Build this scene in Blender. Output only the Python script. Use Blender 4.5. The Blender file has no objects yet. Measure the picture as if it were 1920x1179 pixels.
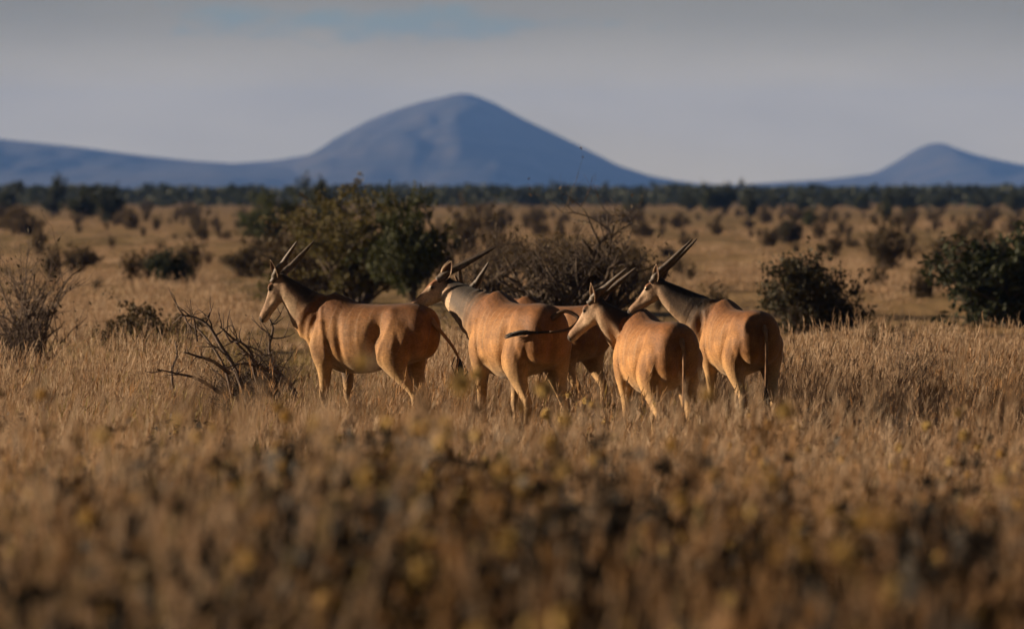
import bpy, bmesh, math, random
import numpy as np
from mathutils import Vector, Matrix, noise as mnoise
R = math.radians
sc = bpy.context.scene
C = sc.collection

# ------------------------------------------------------------------ camera, sky, sun, exposure
F_PX, HORIZON, EYE = 7600.0, 360.0, 2.5          # focal length in photo pixels, horizon row, eye height
cam = bpy.data.cameras.new('camera'); cam_o = bpy.data.objects.new('camera', cam); C.objects.link(cam_o)
cam.sensor_width = 36.0; cam.lens = F_PX / 1920 * 36
PITCH = math.atan((589.5 - HORIZON) / F_PX)
cam_o.location = (0, 0, EYE); cam_o.rotation_euler = (R(90) - PITCH, 0, 0)
cam.clip_end = 60000
cam.dof.use_dof = True; cam.dof.focus_distance = 39.2; cam.dof.aperture_fstop = 2.1; cam.dof.aperture_blades = 0
sc.camera = cam_o

SUN_EL, SUN_AZ = R(10.5), math.atan2(0.28, -1.0)      # direction towards the sun, in the ground plane
sun_dir = Vector((math.cos(SUN_AZ) * math.cos(SUN_EL), math.sin(SUN_AZ) * math.cos(SUN_EL), math.sin(SUN_EL)))
sl = bpy.data.lights.new('sun', 'SUN'); sl.energy = 5.0; sl.angle = R(0.6); sl.color = (1.0, 0.77, 0.53)
so = bpy.data.objects.new('sun', sl); C.objects.link(so)
so.rotation_euler = sun_dir.to_track_quat('Z', 'Y').to_euler(); so.location = sun_dir * 50

w = bpy.data.worlds.new('World'); sc.world = w; w.use_nodes = True
nt = w.node_tree; nt.nodes.clear()
def N(t, typ, **kw):
    n = t.nodes.new(typ)
    for k, v in kw.items():
        if k.startswith('i_'):
            n.inputs[k[2:]].default_value = v
        else: setattr(n, k, v)
    return n
def link(t, a, b): t.links.new(a, b)
def mth(t, op, a, b=None, c=None):
    n = t.nodes.new('ShaderNodeMath'); n.operation = op
    for i, v in enumerate((a, b, c)):
        if v is None: continue
        if isinstance(v, (int, float)): n.inputs[i].default_value = v
        else: t.links.new(v, n.inputs[i])
    return n.outputs[0]
def mixc(t, f, a, b, blend='MIX'):
    n = t.nodes.new('ShaderNodeMix'); n.data_type = 'RGBA'; n.blend_type = blend
    for s, v in ((n.inputs[0], f), (n.inputs[6], a), (n.inputs[7], b)):
        if isinstance(v, (int, float)): s.default_value = v
        elif isinstance(v, tuple): s.default_value = (*v, 1) if len(v) == 3 else v
        else: t.links.new(v, s)
    return n.outputs[2]
def ramp(t, f, stops, interp='LINEAR'):
    n = t.nodes.new('ShaderNodeValToRGB'); n.color_ramp.interpolation = interp
    e = n.color_ramp.elements
    while len(e) < len(stops): e.new(0.5)
    for q, (p, c) in zip(e, stops):
        q.position = p; q.color = (*c, 1) if isinstance(c, tuple) else (c, c, c, 1)
    if f is not None: t.links.new(f, n.inputs[0])
    return n.outputs[0]
sky = N(nt, 'ShaderNodeTexSky', sky_type='NISHITA', sun_disc=False, sun_elevation=SUN_EL,
        sun_rotation=math.atan2(sun_dir.x, sun_dir.y), dust_density=0.3, ozone_density=3.0)
tc = N(nt, 'ShaderNodeTexCoord')
sep = N(nt, 'ShaderNodeSeparateXYZ'); link(nt, tc.outputs['Generated'], sep.inputs[0])
vm = N(nt, 'ShaderNodeVectorMath', operation='MULTIPLY'); link(nt, tc.outputs['Generated'], vm.inputs[0])
vm.inputs[1].default_value = (14, 14, 42)
nz = N(nt, 'ShaderNodeTexNoise', i_Scale=1.0, i_Detail=4.0, i_Roughness=0.5); link(nt, vm.outputs[0], nz.inputs['Vector'])
# cloud deck: brighter towards the horizon, darkened out of view above to cut the fill light; streaky gaps show the blue behind
alt = mth(nt, 'MULTIPLY', sep.outputs['Z'], 1.0)
cloud = ramp(nt, mth(nt, 'MULTIPLY', alt, 4.0), [(0.0, (.50, .40, .25)), (0.08, (.455, .365, .23)), (0.19, (.21, .18, .118)), (0.36, (.05, .05, .05)), (1.0, (.017, .018, .021))], 'EASE')
shade = ramp(nt, nz.outputs[0], [(0.3, 0.9), (0.7, 1.08)])
cloud = mixc(nt, 1.0, cloud, shade, 'MULTIPLY')
# gap streak low in the deck
nz2 = N(nt, 'ShaderNodeTexNoise', i_Scale=4.5, i_Detail=6.0, i_Roughness=.6); link(nt, vm.outputs[0], nz2.inputs['Vector'])
dx = mth(nt, 'DIVIDE', mth(nt, 'ADD', sep.outputs['X'], 0.036), 0.07)
dz = mth(nt, 'DIVIDE', mth(nt, 'SUBTRACT', sep.outputs['Z'], 0.0415), 0.0055)
rr = mth(nt, 'SQRT', mth(nt, 'ADD', mth(nt, 'MULTIPLY', dx, dx), mth(nt, 'MULTIPLY', dz, dz)))
rr = mth(nt, 'ADD', rr, mth(nt, 'MULTIPLY', mth(nt, 'SUBTRACT', nz2.outputs[0], 0.5), 2.6))
yy = mth(nt, 'GREATER_THAN', sep.outputs['Y'], 0.0)
gap = mth(nt, 'MULTIPLY', ramp(nt, rr, [(0.1, 0.6), (1.6, 0.0)], 'EASE'), yy)
cloud = mixc(nt, gap, cloud, (.09, .135, .145))
gap = mth(nt, 'MULTIPLY', gap, 0.25)
gen = ramp(nt, nz.outputs[0], [(0.62, 0.0), (0.78, 0.5)])
gap = mth(nt, 'MAXIMUM', gap, mth(nt, 'MULTIPLY', gen, mth(nt, 'GREATER_THAN', sep.outputs['Z'], 0.05)))
bg1 = N(nt, 'ShaderNodeBackground', i_Strength=0.10); link(nt, sky.outputs[0], bg1.inputs[0])
bg2 = N(nt, 'ShaderNodeBackground', i_Strength=1.0); link(nt, cloud, bg2.inputs[0])
mx = N(nt, 'ShaderNodeMixShader'); link(nt, mth(nt, 'SUBTRACT', 1.0, gap), mx.inputs[0])
link(nt, bg1.outputs[0], mx.inputs[1]); link(nt, bg2.outputs[0], mx.inputs[2])
out = N(nt, 'ShaderNodeOutputWorld'); link(nt, mx.outputs[0], out.inputs[0])

vs = sc.view_settings
vs.view_transform = 'Standard'; vs.look = 'None'; vs.gamma = 1.0; vs.use_curve_mapping = False
vs.exposure = 0.8
cy = sc.cycles
cy.use_denoising = True; cy.max_bounces = 6; cy.diffuse_bounces = 1; cy.glossy_bounces = 2
cy.transmission_bounces = 4; cy.volume_bounces = 1; cy.transparent_max_bounces = 4
cy.use_adaptive_sampling = True; cy.adaptive_threshold = 0.015

# ------------------------------------------------------------------ helpers
def at(px, py, D):                                  # photo pixel + depth -> a point of the place
    u, v = (px - 960) / F_PX, (589.5 - py) / F_PX
    c, s = math.cos(PITCH), math.sin(PITCH)
    d = Vector((u, c + v * s, v * c - s))
    return Vector((0, 0, EYE)) + d * (D / d.y)
def sst(t):
    t = min(1, max(0, t)); return t * t * (3 - 2 * t)
def ground_h(x, y):
    h = 1.05 * sst((32 - y) / 22)
    if y < 400:
        h += 0.05 * mnoise.noise((x * .35, y * .35, 3.1)) + 0.10 * mnoise.noise((x * .08, y * .08, 7.7)) * sst((y - 30) / 20)
    return h
def ground_D(py):                                   # depth at which the flat plain shows at this photo row
    return EYE * F_PX / (py - HORIZON)

def mat(name): 
    m = bpy.data.materials.new(name); m.use_nodes = True
    return m, m.node_tree, m.node_tree.nodes['Principled BSDF']
def tag(o, label=None, cat=None, group=None, kind=None):
    if label: o['label'] = label
    if cat: o['category'] = cat
    if group: o['group'] = group
    if kind: o['kind'] = kind
    return o
def empty(name, loc=(0, 0, 0), rz=0, s=1):
    o = bpy.data.objects.new(name, None); C.objects.link(o)
    o.location = loc; o.rotation_euler = (0, 0, rz); o.scale = (s, s, s); o.empty_display_size = .2
    return o
class MB:
    def __init__(s): s.v = []; s.f = []; s.n = 0
    def add(s, verts, faces):
        k = s.n; s.v.append(np.asarray(verts, float)); s.n += len(verts)
        s.f.extend([tuple(i + k for i in f) for f in faces])
    def mesh(s, name, material, smooth=True):
        me = bpy.data.meshes.new(name)
        V = np.concatenate(s.v) if s.v else np.zeros((0, 3))
        me.from_pydata(V.tolist(), [], s.f)
        if material: me.materials.append(material)
        if smooth: me.polygons.foreach_set('use_smooth', [True] * len(me.polygons))
        me.update(); return me
    def build(s, name, material, parent=None, smooth=True):
        o = bpy.data.objects.new(name, s.mesh(name, material, smooth)); C.objects.link(o)
        if parent: o.parent = parent
        return o
def catmull(P, n):                                  # resample control rows smoothly
    P = np.asarray(P, float); m = len(P)
    Q = np.vstack([2 * P[0] - P[1], P, 2 * P[-1] - P[-2]]); out = []
    for i in range(m - 1):
        a, b, c, d = Q[i:i + 4]
        for k in range(n):
            t = k / n
            out.append(.5 * (2 * b + (c - a) * t + (2 * a - 5 * b + 4 * c - d) * t * t + (3 * b - a - 3 * c + d) * t ** 3))
    out.append(P[-1]); return np.array(out)
def skin_rings(rings):                              # closed loft from rings of equal count
    n = len(rings[0]); V = np.concatenate(rings); F = []
    for i in range(len(rings) - 1):
        a, b = i * n, (i + 1) * n
        for k in range(n):
            l = (k + 1) % n
            F.append((a + k, a + l, b + l, b + k))
    F.append(tuple(range(n - 1, -1, -1))); e = (len(rings) - 1) * n
    F.append(tuple(range(e, e + n)))
    return V, F
def tube(mb, pts, radii, n=5):
    pts = np.asarray(pts, float); rings = []
    ref = np.array((0.31, 0.2, 0.93))
    for i, p in enumerate(pts):
        t = pts[min(i + 1, len(pts) - 1)] - pts[max(i - 1, 0)]
        t = t / (np.linalg.norm(t) + 1e-9)
        s = np.cross(t, ref); L = np.linalg.norm(s)
        s = s / L if L > .05 else np.array((1., 0, 0)); u = np.cross(t, s)
        a = np.arange(n) * 2 * math.pi / n
        rings.append(p + radii[i] * (np.cos(a)[:, None] * s + np.sin(a)[:, None] * u))
    mb.add(*skin_rings(rings))
def copy_tree(o, parent=None):
    c = o.copy(); C.objects.link(c)
    if parent: c.parent = parent
    for ch in o.children: copy_tree(ch, c)
    return c

# ------------------------------------------------------------------ materials
def plant_mat(name, cols, trans=0.35, rough=0.7, along=None):
    """leaf / straw: colour varies from instance to instance; light passes through thin blades"""
    m, t, b = mat(name)
    oi = N(t, 'ShaderNodeObjectInfo'); g = N(t, 'ShaderNodeNewGeometry')
    k = mth(t, 'FRACT', mth(t, 'ADD', oi.outputs['Random'], mth(t, 'MULTIPLY', g.outputs['Random Per Island'], 0.55)))
    st = [(i / max(1, len(cols) - 1), c) for i, c in enumerate(cols)]
    col = ramp(t, k, st)
    link(t, col, b.inputs['Base Color']); b.inputs['Roughness'].default_value = rough
    b.inputs['Specular IOR Level'].default_value = 0.25
    tr = N(t, 'ShaderNodeBsdfTranslucent'); link(t, col, tr.inputs[0])
    mxs = N(t, 'ShaderNodeMixShader'); mxs.inputs[0].default_value = trans
    link(t, b.outputs[0], mxs.inputs[1]); link(t, tr.outputs[0], mxs.inputs[2])
    o = t.nodes['Material Output']; link(t, mxs.outputs[0], o.inputs[0])
    return m
def bark_mat(name, c1, c2):
    m, t, b = mat(name)
    n = N(t, 'ShaderNodeTexNoise', i_Scale=14.0, i_Detail=5.0)
    tcn = N(t, 'ShaderNodeTexCoord'); link(t, tcn.outputs['Object'], n.inputs['Vector'])
    link(t, ramp(t, n.outputs[0], [(.35, c1), (.65, c2)]), b.inputs['Base Color'])
    b.inputs['Roughness'].default_value = .85
    bp = N(t, 'ShaderNodeBump', i_Strength=.5, i_Distance=.02); link(t, n.outputs[0], bp.inputs['Height']); link(t, bp.outputs[0], b.inputs['Normal'])
    return m
M = {}
M['straw'] = plant_mat('dry straw', [(.38, .25, .15), (.50, .36, .24), (.64, .49, .34), (.32, .19, .10), (.46, .31, .19)], .35)
M['brown_straw'] = plant_mat('brown dry stems', [(.28, .155, .075), (.38, .22, .105), (.50, .30, .14), (.22, .13, .07)], .35)
M['olive'] = plant_mat('half dry grass', [(.27, .20, .065), (.33, .25, .09), (.40, .30, .12), (.24, .16, .06)], .3)
M['herb'] = plant_mat('brown herb leaves', [(.16, .085, .035), (.23, .125, .05), (.13, .095, .035), (.30, .165, .06)], .3)
M['herb_shade'] = plant_mat('herb leaves with painted shade', [(.035, .032, .028), (.05, .04, .03), (.03, .03, .03)], .15)  # near-black leaves put in as the deep shade between near plants
M['gold'] = plant_mat('yellow seed heads', [(.66, .46, .16), (.72, .55, .24), (.62, .38, .12)], .35)
M['leaf_dark'] = plant_mat('dark evergreen leaves', [(.030, .040, .018), (.045, .055, .022), (.025, .032, .016)], .2)
M['leaf_dusk'] = plant_mat('dark brown green leaves', [(.045, .042, .02), (.065, .052, .026), (.035, .036, .018)], .2)
M['leaf_olive'] = plant_mat('olive shrub leaves', [(.10, .085, .03), (.14, .115, .042), (.085, .08, .03), (.18, .14, .05)], .3)
M['leaf_brown'] = plant_mat('withered shrub leaves', [(.085, .062, .032), (.115, .08, .04), (.07, .055, .028)], .25)
M['leaf_green'] = plant_mat('green shrub leaves', [(.045, .06, .022), (.065, .078, .028), (.05, .052, .022)], .25)
M['bark'] = bark_mat('grey brown bark', (.05, .035, .026), (.10, .07, .05))
M['dead'] = bark_mat('weathered dead wood', (.08, .055, .042), (.17, .12, .09))

def ground_material():
    m, t, b = mat('savanna ground')
    tcn = N(t, 'ShaderNodeTexCoord')
    mp = N(t, 'ShaderNodeMapping'); link(t, tcn.outputs['Object'], mp.inputs[0]); mp.inputs['Scale'].default_value = (.9, .16, 1)
    n1 = N(t, 'ShaderNodeTexNoise', i_Scale=.045, i_Detail=6.0, i_Roughness=.6); link(t, mp.outputs[0], n1.inputs['Vector'])
    n2 = N(t, 'ShaderNodeTexNoise', i_Scale=.6, i_Detail=6.0, i_Roughness=.65); link(t, mp.outputs[0], n2.inputs['Vector'])
    n3 = N(t, 'ShaderNodeTexNoise', i_Scale=9.0, i_Detail=5.0, i_Roughness=.7); link(t, tcn.outputs['Object'], n3.inputs['Vector'])
    c = ramp(t, n1.outputs[0], [(.34, (.20, .15, .06)), (.44, (.26, .18, .085)), (.50, (.44, .28, .155)), (.57, (.40, .25, .13)), (.66, (.19, .14, .055))])
    c2 = ramp(t, n2.outputs[0], [(.38, (.12, .08, .045)), (.5, (.33, .215, .11)), (.64, (.48, .33, .19))])
    c = mixc(t, .5, c, c2)
    c = mixc(t, 1.0, c, ramp(t, n3.outputs[0], [(.3, .7), (.7, 1.15)]), 'MULTIPLY')
    c = mixc(t, 1.0, c, (1.06, 1.08, .96), 'MULTIPLY')
    sy = N(t, 'ShaderNodeSeparateXYZ'); link(t, tcn.outputs['Object'], sy.inputs[0])
    soil = ramp(t, mth(t, 'DIVIDE', mth(t, 'ADD', sy.outputs['Y'], mth(t, 'MULTIPLY', n2.outputs[0], 16.0)), 100.0), [(.30, 1.0), (.56, 0.0)])
    c = mixc(t, soil, c, mixc(t, n3.outputs[0], (.06, .04, .028), (.17, .11, .065)))
    link(t, c, b.inputs['Base Color']); b.inputs['Roughness'].default_value = .95
    b.inputs['Specular IOR Level'].default_value = .1
    bp = N(t, 'ShaderNodeBump', i_Strength=.9, i_Distance=.25); link(t, n2.outputs[0], bp.inputs['Height'])
    bp2 = N(t, 'ShaderNodeBump', i_Strength=.8, i_Distance=.05); link(t, n3.outputs[0], bp2.inputs['Height']); link(t, bp.outputs[0], bp2.inputs['Normal'])
    link(t, bp2.outputs[0], b.inputs['Normal'])
    return m
M['ground'] = ground_material()
def hill_material(name, c1, c2):
    m, t, b = mat(name)
    tcn = N(t, 'ShaderNodeTexCoord')
    n1 = N(t, 'ShaderNodeTexNoise', i_Scale=.009, i_Detail=8.0, i_Roughness=.6); link(t, tcn.outputs['Object'], n1.inputs['Vector'])
    link(t, ramp(t, n1.outputs[0], [(.35, c1), (.65, c2)]), b.inputs['Base Color']); b.inputs['Roughness'].default_value = 1
    return m
M['hill'] = hill_material('bushy mountain side', (.012, .018, .014), (.095, .08, .05))

# ------------------------------------------------------------------ ground, mountains
ys = np.concatenate([np.arange(-60, 4, 4.), np.arange(4, 60, .5), np.arange(60, 140, 2.), np.geomspace(140, 11500, 60)])
xs0 = np.concatenate([-np.geomspace(14900, 14, 40), np.arange(-13, 13.1, .5), np.geomspace(14, 14900, 40)])
V = [(x, y, ground_h(x, y) if abs(x) < 400 else (1.05 * sst((32 - y) / 22))) for y in ys for x in xs0]
nx = len(xs0)
Fc = [(j * nx + i, j * nx + i + 1, (j + 1) * nx + i + 1, (j + 1) * nx + i) for j in range(len(ys) - 1) for i in range(nx - 1)]
mb = MB(); mb.add(V, Fc)
tag(mb.build('ground', M['ground']), 'dry golden savanna plain stretching to the mountains', 'ground', kind='structure')

def mountain(name, D, prof, depth, label, seed):
    """heightfield whose skyline follows prof (photo px, row); slopes fall away in depth with gullies"""
    px = np.array([p[0] for p in prof], float); rows = np.array([p[1] for p in prof], float)
    X = (px - 960) * D / F_PX; Z = (HORIZON - rows) * D / F_PX + EYE
    xs = np.linspace(X[0], X[-1], 220); Pz = np.interp(xs, X, Z)
    ker = np.ones(3) / 3; Pz = np.convolve(np.pad(Pz, 1, 'edge'), ker, 'valid')
    ds = np.linspace(-1, 1, 70); vs_ = []
    for d in ds:
        for i, x in enumerate(xs):
            g = max(0, 1 - abs(d) ** 1.15)
            gul = mnoise.fractal((x * .004 + seed, d * 1.3, seed), 1.0, 2.0, 4)
            z = Pz[i] * g * (1 + .5 * gul * min(1, abs(d) * 1.5)) - 4
            vs_.append((x, D + d * depth, z))
    n = len(xs)
    fs = [(j * n + i, j * n + i + 1, (j + 1) * n + i + 1, (j + 1) * n + i) for j in range(len(ds) - 1) for i in range(n - 1)]
    m = MB(); m.add(vs_, fs)
    return tag(m.build(name, M['hill']), label, 'mountain', kind='structure')
mountain('mountain', 9000, [(250, 358), (330, 330), (430, 304), (520, 297), (590, 286), (612, 272), (640, 251), (690, 223), (740, 203), (790, 188), (830, 179), (855, 173), (872, 172), (895, 178), (930, 192), (985, 221), (1040, 247), (1100, 276), (1160, 307), (1215, 325), (1265, 335), (1320, 342), (1420, 348), (1560, 358)], 1600, 'tall cone-shaped blue mountain rising over the plain', 1.3)
mountain('ridge', 8200, [(-1500, 350), (-900, 285), (-400, 235), (-150, 243), (0, 256), (130, 270), (260, 287), (370, 298), (450, 303), (560, 312), (680, 332), (800, 350), (900, 358)], 1300, 'long low blue ridge sloping down beside the tall mountain', 5.1)
mountain('hill', 9800, [(1100, 358), (1290, 347), (1430, 340), (1560, 332), (1640, 322), (1680, 300), (1720, 275), (1745, 265), (1765, 265), (1790, 275), (1830, 288), (1900, 303), (1990, 318), (2200, 338), (2500, 355)], 1300, 'small pointed blue hill standing apart from the tall mountain', 9.4)

# ------------------------------------------------------------------ antelopes
def unit(v): v = np.asarray(v, float); return v / np.linalg.norm(v)
def ellipse_ring(c, s, u, ry, rt, rb, n=20, p=2.0):
    a = np.arange(n) * 2 * math.pi / n; ca, sa = np.cos(a), np.sin(a)
    e = 2 / p
    X = np.sign(ca) * np.abs(ca) ** e * ry
    Zt = np.abs(sa) ** e; Z = np.where(sa >= 0, Zt * rt, -Zt * rb)
    return np.asarray(c) + X[:, None] * np.asarray(s) + Z[:, None] * np.asarray(u)
def coat_material():
    m, t, b = mat('antelope coat')
    at_ = N(t, 'ShaderNodeVertexColor', layer_name='coat')
    tcn = N(t, 'ShaderNodeTexCoord')
    n = N(t, 'ShaderNodeTexNoise', i_Scale=7.0, i_Detail=6.0, i_Roughness=.65); link(t, tcn.outputs['Object'], n.inputs['Vector'])
    c = mixc(t, 1.0, at_.outputs[0], ramp(t, n.outputs[0], [(.3, (.80, .78, .76)), (.7, (1.12, 1.12, 1.12))]), 'MULTIPLY')
    nb = N(t, 'ShaderNodeTexNoise', i_Scale=2.6, i_Detail=5.0, i_Roughness=.6); link(t, tcn.outputs['Object'], nb.inputs['Vector'])
    c = mixc(t, 1.0, c, ramp(t, nb.outputs[0], [(.36, (.62, .58, .55)), (.52, (1, 1, 1)), (.68, (1.14, 1.13, 1.10))]), 'MULTIPLY')
    mh = N(t, 'ShaderNodeMapping'); link(t, tcn.outputs['Object'], mh.inputs[0]); mh.inputs['Scale'].default_value = (22, 60, 60)
    nh = N(t, 'ShaderNodeTexNoise', i_Scale=1.0, i_Detail=4.0, i_Roughness=.7); link(t, mh.outputs[0], nh.inputs['Vector'])
    c = mixc(t, 1.0, c, ramp(t, nh.outputs[0], [(.3, .68), (.7, 1.24)]), 'MULTIPLY')
    link(t, c, b.inputs['Base Color']); b.inputs['Roughness'].default_value = .7
    b.inputs['Specular IOR Level'].default_value = .3
    b.inputs['Sheen Weight'].default_value = .06; b.inputs['Sheen Roughness'].default_value = .4
    mp = N(t, 'ShaderNodeMapping'); link(t, tcn.outputs['Object'], mp.inputs[0]); mp.inputs['Scale'].default_value = (40, 90, 90)
    n2 = N(t, 'ShaderNodeTexNoise', i_Scale=1.0, i_Detail=3.0); link(t, mp.outputs[0], n2.inputs['Vector'])
    bp = N(t, 'ShaderNodeBump', i_Strength=.35, i_Distance=.008); link(t, n2.outputs[0], bp.inputs['Height'])
    bp2 = N(t, 'ShaderNodeBump', i_Strength=.35, i_Distance=.03); link(t, n.outputs[0], bp2.inputs['Height']); link(t, bp.outputs[0], bp2.inputs['Normal'])
    link(t, bp2.outputs[0], b.inputs['Normal'])
    return m
M['coat'] = coat_material()
def plain(name, col, rough=.5, spec=.5, var=0.0, scale=20):
    m, t, b = mat(name)
    if var:
        tcn = N(t, 'ShaderNodeTexCoord'); n = N(t, 'ShaderNodeTexNoise', i_Scale=float(scale), i_Detail=4.0); link(t, tcn.outputs['Object'], n.inputs['Vector'])
        lo = tuple(c * (1 - var) for c in col); hi = tuple(min(1, c * (1 + var)) for c in col)
        link(t, ramp(t, n.outputs[0], [(.35, lo), (.65, hi)]), b.inputs['Base Color'])
    else: b.inputs['Base Color'].default_value = (*col, 1)
    b.inputs['Roughness'].default_value = rough; b.inputs['Specular IOR Level'].default_value = spec
    return m
M['horn'] = plain('horn', (.085, .062, .046), .6, .5, .45, 30)
M['eye'] = plain('dark eye', (.012, .008, .006), .08, .6)
M['ear'] = plain('ear skin', (.44, .27, .16), .7, .3, .2)
M['tailhair'] = plain('black tail hair', (.02, .016, .015), .6, .4, .3, 60)
M['hoof'] = plain('hoof', (.04, .03, .025), .4, .5, .3)

TORSO = [  # x, centre z, half width, up, down, exponent
    (-.83, 1.17, .05, .07, .08, 2.0), (-.80, 1.14, .18, .19, .21, 2.2), (-.71, 1.12, .255, .27, .28, 2.3), (-.55, 1.10, .285, .315, .30, 2.25),
    (-.36, 1.06, .305, .345, .31, 2.2), (-.12, 1.03, .325, .365, .33, 2.15), (.12, 1.02, .325, .385, .345, 2.1), (.32, 1.05, .295, .405, .37, 2.0),
    (.47, 1.10, .25, .395, .38, 1.95), (.60, 1.11, .195, .315, .33, 1.95), (.70, 1.10, .13, .20, .24, 2.0), (.75, 1.09, .05, .08, .1, 2.0)]
HEAD = [  # along, up offset, half width, up, down
    (-.075, -.01, .035, .04, .05), (-.05, -.005, .06, .065, .08), (.0, .0, .074, .085, .105), (.07, -.005, .078, .088, .125), (.13, -.012, .078, .086, .118),
    (.20, -.025, .064, .076, .095), (.28, -.036, .056, .066, .080), (.35, -.044, .051, .058, .067), (.41, -.050, .053, .053, .062), (.455, -.055, .047, .043, .052), (.485, -.058, .028, .024, .03)]
def bez(P, t):
    a, b, c, d = P; return a * (1 - t) ** 3 + 3 * b * t * (1 - t) ** 2 + 3 * c * t * t * (1 - t) + d * t ** 3
def make_antelope(label, loc, away, s, poll_w, face_away, face_down, legs, tail, neck_dark, tilt=0, hornlen=.54, horn_up=.30, hump=1.0, tuft_size=1.0, tail_mat='tailskin', dark=0.0, horn_spread=.2):
    th = math.pi - R(away)
    gz = ground_h(loc[0], loc[1])
    root = empty('antelope', (loc[0], loc[1], gz), th, s)
    tag(root, label, 'antelope', 'antelopes standing together in the grass')
    Mw = Matrix.Translation((loc[0], loc[1], gz)) @ Matrix.Rotation(th, 4, 'Z') @ Matrix.Scale(s, 4)
    Mi = Mw.inverted()
    poll = np.array(Mi @ Vector(poll_w))
    b_, p_ = R(face_away), R(face_down)
    fw = Vector((-math.cos(b_) * math.cos(p_), math.sin(b_) * math.cos(p_), -math.sin(p_)))
    f = unit(Mi.to_3x3() @ fw)
    hl = unit(np.cross((0, 0, 1), f)); hu = np.cross(f, hl)
    if tilt:
        ct, st_ = math.cos(R(tilt)), math.sin(R(tilt)); hl, hu = hl * ct + hu * st_, hu * ct - hl * st_
    mbb = MB()
    # trunk
    rows = catmull(TORSO, 4); rings = []
    for x, zc, ry, rt, rb, pe in rows:
        rt2 = rt * (1 + .055 * hump * math.exp(-((x - .38) / .17) ** 2)); ry = ry * .89
        rings.append(ellipse_ring((x, 0, zc), (0, 1, 0), (0, 0, 1), max(ry, .02), rt2, rb, 28, pe))
    mbb.add(*skin_rings(rings))
    # neck: deep at the shoulder, slim at the head
    P = [np.array((.36, 0, 1.15)), None, None, poll + f * .0 - hu * .035]
    P[1] = P[0] + np.array((.30, 0, .10)); dn = P[3] - P[0]
    P[2] = P[3] - unit(dn * .6 + np.array((0, 0, .45)) + f * .25) * .24
    ctrl = [(0, .21, .31, .37), (.25, .18, .255, .33), (.5, .14, .195, .25), (.75, .108, .145, .175), (.92, .09, .108, .125), (1.0, .075, .085, .09)]
    cr = catmull(ctrl, 4); rings = []; neck_pts = []
    for t, ry, rt, rb in cr:
        c = bez(P, t); tg = unit(bez(P, min(1, t + .02)) - bez(P, max(0, t - .02)))
        side = unit(np.array((0, 1, 0)) * (1 - t) + hl * t); side = unit(side - tg * side.dot(tg)); up = np.cross(tg, side)
        rings.append(ellipse_ring(c, side, up, ry, rt, rb, 22)); neck_pts.append((c, tg, side, up, t))
    mbb.add(*skin_rings(rings))
    # loose skin at the brisket and along the throat
    rings = []
    for t in np.linspace(.18, .72, 9):
        c = bez(P, t); tg = unit(bez(P, t + .02) - bez(P, t - .02))
        side = unit(np.array((0, 1, 0)) * (1 - t) + hl * t); side = unit(side - tg * side.dot(tg)); up = np.cross(tg, side)
        rb = np.interp(t, [0, .25, .5, .75], [.37, .33, .25, .175]); k = math.sin((t - .18) / .54 * math.pi)
        rings.append(ellipse_ring(c - up * rb * .85, side, up, .022 + .012 * k, .05, .02 + .055 * k, 12))
    mbb.add(*skin_rings(rings))
    # head
    rings = []
    for tt, dz_, ry, rt, rb in catmull(HEAD, 3):
        rings.append(ellipse_ring(poll + f * tt + hu * dz_, hl, hu, ry, rt, rb, 20, 2.15))
    mbb.add(*skin_rings(rings))
    for sd in (1, -1):                                # brow and cheek
        for (tt, sy, uu, ra, rb_, rc) in ((.105, .06, .045, .05, .025, .022), (.07, .045, -.06, .09, .03, .055), (.435, .03, -.035, .028, .018, .02)):
            c = poll + f * tt + hl * sy * sd + hu * uu; rr_ = []
            for q in np.linspace(-.97, .97, 9):
                k = math.sqrt(1 - q * q); rr_.append(ellipse_ring(c + f * ra * q, hl, hu, rb_ * k, rc * k, rc * k, 10))
            mbb.add(*skin_rings(rr_))
    # limbs
    def limb(ctrl_):
        rings_ = [ellipse_ring((x, y, z), (1, 0, 0), (0, 1, 0), max(rx, .012), max(ry, .012), max(ry, .012), 14) for x, y, z, rx, ry in catmull(ctrl_, 4)]
        mbb.add(*skin_rings(rings_))
    hoofs = []
    for i, sd in enumerate((1, -1)):
        d = legs[i]                                   # fore leg, step forward d
        g = lambda z: d * max(0, (1.0 - z)) / 1.0
        C_ = [(.44, .15, 1.22, .15, .09), (.47, .185, 1.02, .165, .095), (.45, .185, .84, .125, .085), (.43, .172, .70, .085, .066), (.435, .162, .56, .058, .05), (.445, .157, .46, .053, .047),
              (.445, .155, .42, .05, .045), (.43, .152, .34, .034, .033), (.425, .15, .22, .031, .031), (.43, .15, .13, .038, .036), (.45, .15, .075, .036, .034), (.465, .15, .02, .045, .042)]
        limb([(x + g(z), y * sd, z, rx, ry) for x, y, z, rx, ry in C_]); hoofs.append((.468 + g(.02), .15 * sd))
        d2 = legs[2 + i]; g2 = lambda z: d2 * max(0, (1.05 - z)) / 1.05
        C_ = [(-.50, .12, 1.30, .16, .09), (-.50, .17, 1.12, .245, .125), (-.44, .195, .94, .225, .125), (-.42, .195, .80, .175, .105), (-.475, .185, .68, .115, .078), (-.555, .173, .58, .08, .056),
              (-.625, .165, .50, .062, .044), (-.64, .162, .45, .054, .042), (-.625, .158, .36, .037, .035), (-.61, .155, .22, .033, .032), (-.60, .153, .13, .040, .037), (-.58, .15, .075, .038, .035), (-.565, .15, .02, .046, .043)]
        limb([(x + g2(z), y * sd, z, rx, ry) for x, y, z, rx, ry in C_]); hoofs.append((-.562 + g2(.02), .15 * sd))
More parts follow.
